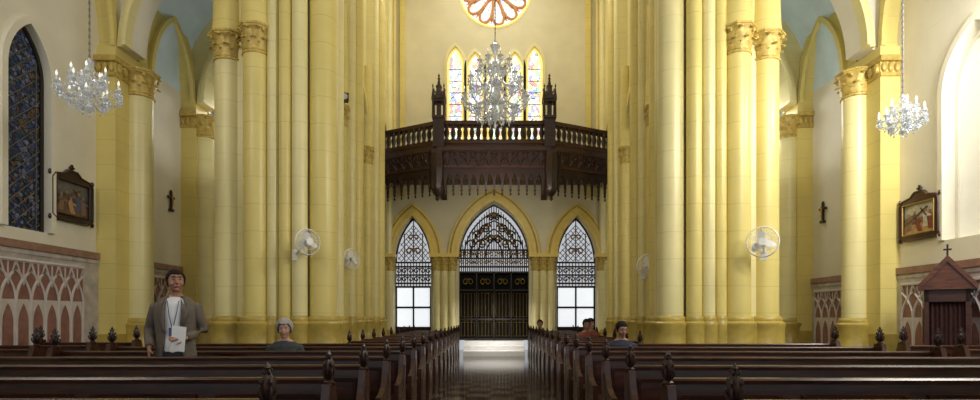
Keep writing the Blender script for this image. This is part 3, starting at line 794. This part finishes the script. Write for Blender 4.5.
fan('white wall fan turned sideways on nave pier', (-3.2, 12.6, 2.62), .235, 1.0, .45)
fan('white round caged wall fan on nave pier', (3.50, 12.62, 2.47), .26, .0, .45)
fan('white round caged wall fan on massive pier', (4.38, 9.08, 2.53), .245, -.5, .36)

R = root('loudspeaker', 'small black loudspeaker bracketed to the nave pier', 'speaker', (-3.36, 12.7, 6.2), .3)
m = MB(); m.box(-.09, .09, -.12, .06, 0, .17); m.obj('cabinet', 'black', R)
m = MB(); m.lathe([(.07, .0), (.065, .01), (.02, .005)], (0, 0, 0), 14, 0, Matrix.Translation((0, -.12, .085)) @ Matrix.Rotation(pi/2, 4, 'X')); m.obj('grille', 'silver', R)
m = MB(); m.tube([(0, .05, .08), (0, .16, .08), (.0, .38, .02)], .015, 6); m.obj('bracket', 'black', R)

def crucifix(loc, rz):
    R = root('wall_crucifix', 'small dark wooden crucifix on the aisle wall', 'crucifix', loc, rz, 'wall crucifixes')
    m = MB(); m.box(-.025, .025, -.05, -.01, -.22, .2); m.box(-.11, .11, -.05, -.01, .04, .09)
    for x, z in ((0, .21), (-.12, .065), (.12, .065)): m.ell((x, -.03, z), (.03, .02, .03), 8, 6)
    m.box(-.06, .06, -.07, 0, -.26, -.2); m.obj('cross', 'wooddark', R)
    m = MB(); m.tube([(0, -.065, .08), (0, -.075, 0), (0, -.07, -.14)], [.014, .018, .01], 6); m.ell((0, -.07, .1), (.014, .014, .018), 8, 6)
    m.tube([(-.09, -.06, .09), (0, -.065, .05), (.09, -.06, .09)], [.006, .01, .006], 6); m.obj('figure', 'brass', R)
crucifix((XL, 12.75, 3.98), pi/2); crucifix((XR, 12.75, 3.72), -pi/2)

# ------------------------------------------------------------------ paintings
def flat(n, c, e=0): M[n] = mat(n, c, .5, 0, .25, 14)
flat('oil_dark_sky', (.05, .045, .04)); flat('oil_brown', (.13, .07, .04)); flat('oil_red', (.22, .05, .035)); flat('oil_flesh', (.34, .21, .14)); flat('oil_blue', (.08, .11, .18)); flat('oil_pale_sky', (.50, .47, .38)); flat('oil_ochre', (.46, .28, .13)); flat('oil_white', (.60, .54, .45)); flat('oil_dusk', (.13, .12, .11)); flat('oil_tan', (.22, .14, .09))
def painting(label, loc, rz, w, h, light, wd):
    R = root('framed_painting', label, 'painting', loc, rz, 'framed devotional paintings')
    o = [(-w/2, -h/2+.07), (-w/2+.12, -h/2), (w/2-.12, -h/2), (w/2, -h/2+.07), (w/2, h/2-.1), (w/2-.06, h/2-.02), (w*.2, h/2+.02), (w*.1, h/2+.1), (-w*.1, h/2+.1), (-w*.2, h/2+.02), (-w/2+.06, h/2-.02), (-w/2, h/2-.1)]
    iw, ih = w/2-.10, h/2-.11
    hole = [(-iw, -ih), (iw, -ih), (iw, ih), (-iw, ih)]
    m = MB(); m.slab(o, -.06, 0, 'Y', [hole]); m.tube([(-iw, -.065, -ih), (iw, -.065, -ih), (iw, -.065, ih), (-iw, -.065, ih)], .016, 6, 1, closed=True)
    m.tube([(x*.97, -.06, z*.97) for x, z in o], .018, 6, 0, closed=True)
    for x in (-w/2, w/2):
        m.ell((x, -.04, h/2-.03), (.03, .03, .05), 8, 6); m.ell((x, -.04, -h/2+.03), (.03, .03, .05), 8, 6)
    m.obj('frame', [wd, 'brass' if light else wd], R)
    m = MB(); m.box(-.015, .015, -.05, -.02, h/2+.08, h/2+.20); m.box(-.05, .05, -.05, -.02, h/2+.13, h/2+.16); m.obj('cross', 'wooddark', R)
    m = MB(); bg, gd = (4, 5) if light else (8, 1)
    m.box(-iw, iw, -.03, -.005, -ih, ih, bg)
    m.slab([(-iw, -ih), (iw, -ih), (iw, -ih*.3), (iw*.2, -ih*.15), (-iw, -ih*.4)], -.035, -.03, 'Y', mi=gd)
    m.slab([(-iw, ih*.1), (-iw*.4, ih*.3), (0, ih*.05), (iw*.5, ih*.25), (iw, ih*.1), (iw, -ih*.35), (-iw, -ih*.45)], -.033, -.03, 'Y', mi=9 if light else 0)
    def fig(x, z, s, col, lean=0):
        m.slab([(x-.06*s, z), (x+.07*s, z), (x+(.055+lean)*s, z+.15*s), (x+(.07+lean)*s, z+.2*s), (x+(.03+lean)*s, z+.27*s), (x+(-.03+lean)*s, z+.27*s), (x+(-.07+lean)*s, z+.2*s), (x+(-.05+lean)*s, z+.14*s)], -.04, -.035, 'Y', mi=col)
        m.slab([(x+(.05+lean)*s, z+.23*s), (x+(.15+lean)*s, z+.2*s), (x+(.15+lean)*s, z+.17*s), (x+(.04+lean)*s, z+.18*s)], -.041, -.035, 'Y', mi=col)
        c = (x+lean*s, z+.3*s); m.slab([(c[0]+.028*s*cos(k*pi/4), c[1]+.034*s*sin(k*pi/4)) for k in range(8)], -.042, -.035, 'Y', mi=3)
    fig(-iw*.7, -ih*.75, .9, 9, .03); fig(-iw*.35, -ih*.35, .7, 1, .02); fig(iw*.05, -ih*.85, .85, 2 if light else 5, -.06); fig(iw*.4, -ih*.6, .95, 7 if light else 6, .0); fig(iw*.75, -ih*.8, 1.0, 2 if light else 9, -.03)
    m.slab([(-iw*.8, -ih*.2), (-iw*.74, -ih*.28), (iw*.55, ih*.62), (iw*.49, ih*.7)], -.046, -.035, 'Y', mi=1); m.slab([(iw*.05, ih*.62), (iw*.13, ih*.67), (iw*.5, ih*.12), (iw*.42, ih*.07)], -.046, -.035, 'Y', mi=1)
    m.obj('canvas', ['oil_dark_sky', 'oil_brown', 'oil_red', 'oil_flesh', 'oil_pale_sky', 'oil_ochre', 'oil_blue', 'oil_white', 'oil_dusk', 'oil_tan'], R)
painting('dark framed oil painting of robed figures carrying a cross', (XL, 9.74, 3.36), pi/2, .97, .80, False, 'wooddark')
painting('wood framed lighter oil painting of figures in warm tones', (XR, 9.86, 3.06), -pi/2, .92, .76, True, 'woodmid')

# ------------------------------------------------------------------ confessional
R = root('confessional', 'dark wooden confessional booth with gabled roof and cross', 'confessional', (7.12, 8.8, 0), -.62)
m = MB(); m.box(-.31, .31, -.3, .3, 0, .12); m.box(-.28, -.22, -.27, .27, .12, 1.75); m.box(.22, .28, -.27, .27, .12, 1.75); m.box(-.28, .28, .22, .27, .12, 1.75)
m.box(-.28, .28, -.27, -.22, 1.55, 1.75); m.box(-.22, .22, -.27, .27, .12, .16)
for s in (-1, 1):
    x0, x1 = sorted((s*.285, s*.295)); m.box(x0, x1, -.22, .2, .25, .8, 1); m.box(x0, x1, -.22, .2, .9, 1.45, 1)
m.obj('booth_body', ['woodmid', 'woodred'], R)
m = MB(); m.slab([(-.34, 1.74), (.34, 1.74), (.34, 1.78), (0, 2.20), (-.34, 1.78)], -.34, .30, 'Y'); m.slab([(-.37, 1.80), (-.35, 1.73), (0, 2.16), (.35, 1.73), (.37, 1.80), (0, 2.26)], -.37, .32, 'Y', mi=1)
m.obj('gable_roof', ['woodred', 'woodred'], R)
m = MB(); m.box(-.012, .012, -.36, -.33, 2.2, 2.42); m.box(-.05, .05, -.36, -.33, 2.33, 2.355); m.obj('cross', 'wooddark', R)
m = MB(); m.box(-.22, .22, -.25, -.22, .12, .78); m.slab([(-.17, .2), (.17, .2), (.17, .7), (-.17, .7)], -.262, -.25, 'Y', mi=1); m.obj('half_door', ['wooddark', 'woodred'], R)
m = MB()
vs = []; n = 36
for i in range(n+1):
    x = -.22+.44*i/n; y = -.2+.018*sin(i*1.4); vs += [(x, y, .78), (x, y, 1.56)]
m.add(vs, [(2*i, 2*i+2, 2*i+3, 2*i+1) for i in range(n)]); m.obj('curtain', 'curtain', R)

# ------------------------------------------------------------------ people
def evalmesh(mb, name, mats, voxel, smooth=3):
    o = mb.obj(name, mats); md = o.modifiers.new('r', 'REMESH'); md.mode = 'VOXEL'; md.voxel_size = voxel
    sm = o.modifiers.new('s', 'SMOOTH'); sm.factor = .5; sm.iterations = smooth
    dg = bpy.context.evaluated_depsgraph_get(); dg.update()
    me = bpy.data.meshes.new_from_object(o.evaluated_get(dg))
    bpy.data.objects.remove(o)
    for p in me.polygons: p.use_smooth = True
    if not me.materials: me.materials.append(M[mats[0]])
    no = bpy.data.objects.new(name, me); C.objects.link(no); return no
def hand(m, wr, d, up, side, curl=.5, mi=0):
    wr = Vector(wr); d = Vector(d).normalized(); up = Vector(up); up = (up-d*up.dot(d)).normalized(); s = d.cross(up)*side
    m.tube([wr-d*.01, wr+d*.02, wr+d*.06, wr+d*.088], [(.026, .018), (.034, .017), (.040, .015), (.038, .012)], 10, mi, ref=up)
    for k, (off, L) in enumerate(((.030, .068), (.010, .078), (-.010, .072), (-.029, .056))):
        p = wr+d*.082+s*off; dd = d.copy(); pts = [p]
        for q in range(3):
            ang = curl*(.5+.35*q); dd = (dd*cos(ang)-up*sin(ang)).normalized(); pts.append(pts[-1]+dd*L*(.45, .32, .23)[q])
        m.tube(pts, [.0098, .009, .0085, .007], 6, mi, ref=s)
    p = wr+d*.03+s*.03; m.tube([p, p+s*.025+d*.025-up*.008, p+s*.036+d*.05-up*.02, p+s*.034+d*.068-up*.03], [.013, .011, .010, .007], 6, mi)
def head(m, c, yaw, R, hair, pitch=0):
    T = Matrix.Translation(c) @ Matrix.Rotation(yaw, 4, 'Z') @ Matrix.Rotation(pitch, 4, 'X')
    m.ell((0, .012, .015), (.076, .092, .094), 18, 12, 0, T)
    m.tube([(0, -.015, -.0), (0, -.022, -.055), (0, -.03, -.10)], [(.068, .07), (.060, .062), (.034, .040)], 14, 0, mtx=T, ref=(0, 1, 0))
    m.tube([(0, -.078, .02), (0, -.094, -.005), (0, -.106, -.028), (0, -.088, -.034)], [.010, .012, .015, .010], 8, 0, mtx=T)
    m.ell((0, -.070, .042), (.050, .020, .010), 10, 6, 0, T)
    for s in (-1, 1):
        m.ell((s*.079, .012, -.002), (.011, .020, .032), 8, 6, 0, T); m.ell((s*.04, -.06, -.03), (.022, .022, .022), 8, 6, 0, T)
    m.ell((0, -.082, -.062), (.024, .014, .012), 8, 6, 0, T); m.ell((0, -.075, -.092), (.022, .02, .016), 8, 6, 0, T)
    for s in (-1, 1):
        e = MB(); e.ell((s*.031, -.081, .012), (.010, .008, .0045), 8, 6, 0, T); e.obj('eye', 'eye', R)
    l = MB(); l.tube([(-.024, -.088, -.062), (0, -.097, -.060), (.024, -.088, -.062)], [.003, .006, .003], 6, 0, mtx=T); l.obj('mouth', 'lip', R)
    h = MB(); seg, rings = 32, 12; vs = []; fs = []
    for j in range(rings+1):
        for i in range(seg):
            a = 2*pi*i/seg; fr = max(0, -sin(a)-.22)
            low = -.55+1.05*min(1, fr*2.4)**.8+.04*sin(11*a)+.03*sin(5*a)
            lat = pi/2-(pi/2-math.asin(max(-1, min(1, low))))*(j/rings)
            k = 1.0+.014*sin(7*a+j*1.3)
            th = .020*(1-.62*(j/rings)**2)
            vs.append(((.0755+th)*k*cos(lat)*cos(a), .013+(.0925+th)*k*cos(lat)*sin(a), .016+(.0935+th)*k*sin(lat)))
    for j in range(rings):
        for i in range(seg):
            q = (i+1) % seg; fs.append((j*seg+i, j*seg+q, (j+1)*seg+q, (j+1)*seg+i))
    h.add(vs, fs, 0, T); ho = h.obj('hair', hair, R)
    so = ho.modifiers.new('s', 'SOLIDIFY'); so.thickness = .018; so.offset = -1
    for s in (-1, 1):
        b = MB(); b.tube([(s*.014, -.088, .036), (s*.032, -.087, .041), (s*.048, -.076, .036)], .0028, 5, 0, mtx=T); b.obj('eyebrow', hair, R)
def limb(m, pts, rs, mi=0, seg=12): m.tube(pts, rs, seg, mi)
def torso_rings(h0):
    return [((0, 0, h0-.04), (.13, .10)), ((0, 0, h0+.02), (.165, .118)), ((0, -.005, h0+.13), (.155, .112)), ((0, -.005, h0+.26), (.155, .11)), ((0, 0, h0+.38), (.178, .118)), ((0, .005, h0+.48), (.188, .105)), ((0, .01, h0+.545), (.13, .075)), ((0, .01, h0+.585), (.065, .06))]
def person(label, loc, rz, seated, arms, yaw=0, hair='hairblack', skin='skin', top='grayshirt', trouser='trouser', jacket=None, vox=.009, sc=1, pitch=0):
    R = root('person', label, 'person', loc, rz)
    h0 = .50 if seated else .92; sh = h0+.49
    b = MB(); tr = torso_rings(h0)
    b.tube([c for c, r in tr], [(r[0]*.93, r[1]*.93) for c, r in tr], 18, 0, ref=(0, 1, 0))
    b.tube([(0, .012, sh+.04), (0, .0, sh+.10), (0, -.005, sh+.16)], [.062, .054, .054], 12)
    hc = (0, -.012, sh+.222); head(b, hc, yaw, R, hair, pitch)
    legs = []
    for s in (-1, 1):
        hip = (s*.09, 0, h0-.02)
        if seated: pts = [hip, (s*.11, -.22, h0+.02), (s*.13, -.42, h0-.0), (s*.13, -.42, .28), (s*.13, -.38, .09)]
        else: pts = [hip, (s*.105, -.01, .72), (s*.11, -.015, .50), (s*.115, .01, .30), (s*.115, .02, .09)]
        rr = [.088, .080, .058, .055, .038]; legs.append((pts, rr)); limb(b, pts, [x*.93 for x in rr])
        fy = pts[-1][1]; b.tube([(pts[-1][0], fy+.05, .045), (pts[-1][0], fy-.05, .05), (pts[-1][0]*1.05, fy-.15, .035), (pts[-1][0]*1.06, fy-.18, .028)], [(.034, .04), (.038, .042), (.042, .03), (.03, .02)], 10)
    A = []
    for s, (el, wr, hd, up, ts, curl) in zip((-1, 1), arms):
        shp = (s*.175, .01, sh-.035); pts = [(s*.12, .01, sh-.03), shp, tuple((Vector(shp)+Vector(el))/2), el, tuple((Vector(el)+Vector(wr))/2), wr]
        rr = [.055, .058, .048, .041, .036, .026]; A.append((pts, rr)); limb(b, pts, [x*.9 for x in rr]); hand(b, wr, hd, up, ts, curl)
    bo = evalmesh(b, 'body', [skin], vox if not jacket else .0065, 2); bo.parent = R
    t = MB(); t.tube([(0, 0, h0-.05), (0, 0, h0+.02), (0, 0, h0+.10)], [(.15, .115), (.172, .125), (.163, .12)], 18, 0, ref=(0, 1, 0))
    for pts, rr in legs: limb(t, pts, [x*1.12+.004 for x in rr])
    evalmesh(t, 'trousers', [trouser], .012, 3).parent = R
    for s, (pts, rr) in zip((-1, 1), legs):
        fy = pts[-1][1]; x = pts[-1][0]; sh_ = MB()
        sh_.tube([(x, fy+.065, .05), (x, fy+.03, .06), (x, fy-.05, .058), (x*1.05, fy-.15, .045), (x*1.06, fy-.195, .03)], [(.03, .045), (.045, .055), (.046, .055), (.05, .042), (.03, .028)], 12)
        sh_.obj('shoe', 'shoe', R)
    q = MB(); q.tube([c for c, r in tr[1:-1]]+[(0, .01, sh+.065)], [(r[0]*1.04, r[1]*1.06) for c, r in tr[1:-1]]+[(.07, .068)], 20, 0, ref=(0, 1, 0))
    if not jacket:
        for pts, rr in A: limb(q, pts[:-1]+[tuple(Vector(pts[-2])*.15+Vector(pts[-1])*.85)], [x*1.2 for x in rr])
    evalmesh(q, 'shirt', [top], .011, 3).parent = R
    c_ = MB(); c_.tube([(.066*cos(a), .008+.062*sin(a), sh+.07+.012*sin(a)) for a in [i*pi/8 for i in range(16)]], [.014]*16, 6, 0, closed=True); c_.obj('collar', top, R)
    if jacket:
        j = MB(); seg = 28
        Z = [h0-.16, h0-.04, h0+.08, h0+.2, h0+.32, h0+.42, h0+.49, h0+.54, h0+.575]
        rad = [(.196, .150), (.190, .145), (.176, .136), (.174, .133), (.19, .138), (.198, .133), (.188, .116), (.142, .088), (.085, .078)]
        op = [.62, .54, .46, .42, .46, .50, .56, .62, .75]
        vs = []; fs = []
        for z, (ra, rb), o in zip(Z, rad, op):
            for i in range(seg+1):
                a = -pi/2+o+(2*pi-2*o)*i/seg; vs.append((ra*cos(a), rb*sin(a), z))
        for k in range(len(Z)-1):
            for i in range(seg): w = seg+1; fs.append((k*w+i, k*w+i+1, (k+1)*w+i+1, (k+1)*w+i))
        j.add(vs, fs); jo = j.obj('jacket', jacket, R); so = jo.modifiers.new('s', 'SOLIDIFY'); so.thickness = .012
        for pts, rr in A:
            sl = MB()
            P = [(pts[0][0]*.9, .01, sh-.02)]+[pts[1]]+pts[2:-1]+[tuple(Vector(pts[-2])*.18+Vector(pts[-1])*.82)]
            limb(sl, P, [.060, .064, .056, .050, .046, .040], seg=14)
            s_o = evalmesh(sl, 'sleeve', [jacket], .012, 3); s_o.parent = jo
        for s in (-1, 1):
            la = MB()
            la.add([(s*.085, -.11, h0+.50), (s*.14, -.115, h0+.42), (s*.13, -.13, h0+.36), (s*.075, -.142, h0+.20), (s*.062, -.14, h0+.22), (s*.07, -.13, h0+.42), (s*.06, -.085, h0+.55)], [(0, 1, 2, 3, 4, 5, 6)])
            lo = la.obj('lapel', jacket, jo); so = lo.modifiers.new('s', 'SOLIDIFY'); so.thickness = .01
    R.scale = (sc, sc, sc)
    return R
man = person('standing man in gray-brown blazer and white shirt holding papers', (-3.20, 5.66, 0), .3, False,
    [((-.245, .05, 1.16), (-.20, -.12, .98), (.1, -.5, -.8), (-1, -.2, .1), -1, .35),
     ((.245, .02, 1.15), (.12, -.22, 1.08), (-.55, -.6, .1), (.2, -.6, .8), -1, .55)], yaw=.35, top='shirt', jacket='jacket', pitch=-.12, sc=1.02)
for s in (-1, 1):
    m = MB(); m.tube([(s*.05, -.115, 1.44), (s*.03, -.135, 1.3), (s*.004, -.14, 1.18)], .004, 4)
    if s == 1: m.box(-.03, .03, -.146, -.14, 1.1, 1.18)
    m.obj('lanyard', 'tie', man)
R = root('paper_sheaf', 'folded white papers held in the man\'s hand', 'papers', (-3.04, 5.40, .99), .3)
m = MB(); m.slab([(-.06, 0), (.06, -.02), (.08, .22), (-.04, .24)], -.006, 0, 'Y'); m.slab([(-.05, .01), (.065, .0), (.07, .20), (-.045, .23)], -.010, -.006, 'Y'); m.obj('sheets', 'paper', R)
lap = [((-.25, .03, .76), (-.13, -.26, .66), (.3, -.9, -.2), (0, .1, 1), 1, .3), ((.25, .03, .76), (.13, -.26, .66), (-.3, -.9, -.2), (0, .1, 1), -1, .3)]
def yr(k, r=False): return ROWS[k]-(.04 if r else 0)
person('gray-haired man in dark shirt seated in a pew', (-2.60, yr(5)-.14, 0), .1, True, lap, .1, 'hairgray', 'skin2', 'grayshirt', sc=.96, pitch=.1)
person('dark-haired person in navy top seated in a pew', (1.82, yr(6, 1)-.14, 0), -.1, True, lap, .4, 'hairblack', 'skin', 'navy', sc=.94, pitch=.3)
person('person in red-brown shirt seated in a pew', (1.95, yr(10, 1)-.14, 0), 0, True, lap, .1, 'hairblack', 'skin', 'redcloth', sc=.96, pitch=.2)
person('person in red-brown sweater seated near another worshipper', (2.2, yr(11, 1)-.14, 0), .2, True, lap, .3, 'hairblack', 'skin2', 'redcloth', sc=.96)
person('person in dark top seated beside the center aisle', (1.3, yr(14, 1)-.14, 0), 0, True, lap, 0, 'hairblack', 'skin', 'navy', sc=.94)

# ------------------------------------------------------------------ lights
def area(loc, target, size, e, col, sy=None):
    d = bpy.data.lights.new('fill_light', 'AREA'); d.energy = e; d.color = col; d.size = size  # unseen area lamps added in place of daylight and as fill
    if sy: d.shape = 'RECTANGLE'; d.size_y = sy
    o = bpy.data.objects.new('fill_light', d); C.objects.link(o); o.location = loc
    o.rotation_euler = (Vector(target)-Vector(loc)).to_track_quat('-Z', 'Y').to_euler()
area((0, 6, 13.8), (0, 9, 0), 4, 110, (1, .95, .85))
area((6.8, 2.5, 6.5), (3.8, 10.5, 4.5), 1.4, 360, (1, .98, .92))
area((-6.6, 2.5, 7.0), (-3.0, 10.5, 5), 1.6, 85, (1, .95, .88))
area((0, 15.5, 13.5), (0, 18.5, 5), 3, 190, (1, .96, .88))
area((7.2, 7.6, 5.6), (4.8, 10.6, 4.0), 1.0, 105, (1, 1, .97), 1)
area((5.0, 6.6, 5.5), (7.5, 9.4, 4.0), 1.0, 50, (1, 1, .97), 2)  # added lamp washing the right aisle wall
area((6.0, 14.5, 6.3), (7.5, 12.6, 3), 1.2, 45, (1, .98, .92))
area((-6.0, 14.5, 6.3), (-7.3, 12.6, 3), 1.2, 22, (1, .96, .9))
area((-5.7, 12.2, 4.5), (-5.7, 12.6, 9), 1.0, 14, (1, 1, 1))  # added upward lamp brightening the left blue vault
area((5.9, 12.2, 4.5), (5.9, 12.6, 9), 1.0, 18, (1, 1, 1))  # added upward lamp brightening the right blue vault
area((.05, 18.75, 1.6), (.05, 19.4, 0.0), 1.0, 26, (1, .98, .95), .5)  # added lamp whitening the entrance steps
area((.05, 16.2, 5.0), (.05, 20, 4.2), 1.5, 34, (1, .95, .85), .6)  # added lamp brightening the doorway wall below the gallery
area((.05, 19.0, 14.2), (.05, 8, 1.0), 3.0, 110, (1, .97, .9), 1)
w = bpy.data.worlds.new('sky_daylight'); bpy.context.scene.world = w; w.use_nodes = True
bg = w.node_tree.nodes['Background']; bg.inputs[0].default_value = (.92, .95, 1, 1); bg.inputs[1].default_value = .54

# ------------------------------------------------------------------ camera
cd = bpy.data.cameras.new('camera'); cd.sensor_width = 36; cd.lens = 560/980*36; cd.shift_y = 118/980; cd.shift_x = -.0026; cd.clip_end = 200
co = bpy.data.objects.new('camera', cd); C.objects.link(co); co.location = (0, 0, 1.3); co.rotation_euler = (pi/2, 0, 0)
bpy.context.scene.camera = co
try:
    bpy.context.scene.view_settings.view_transform = 'Standard'
except Exception as ex: print(ex)
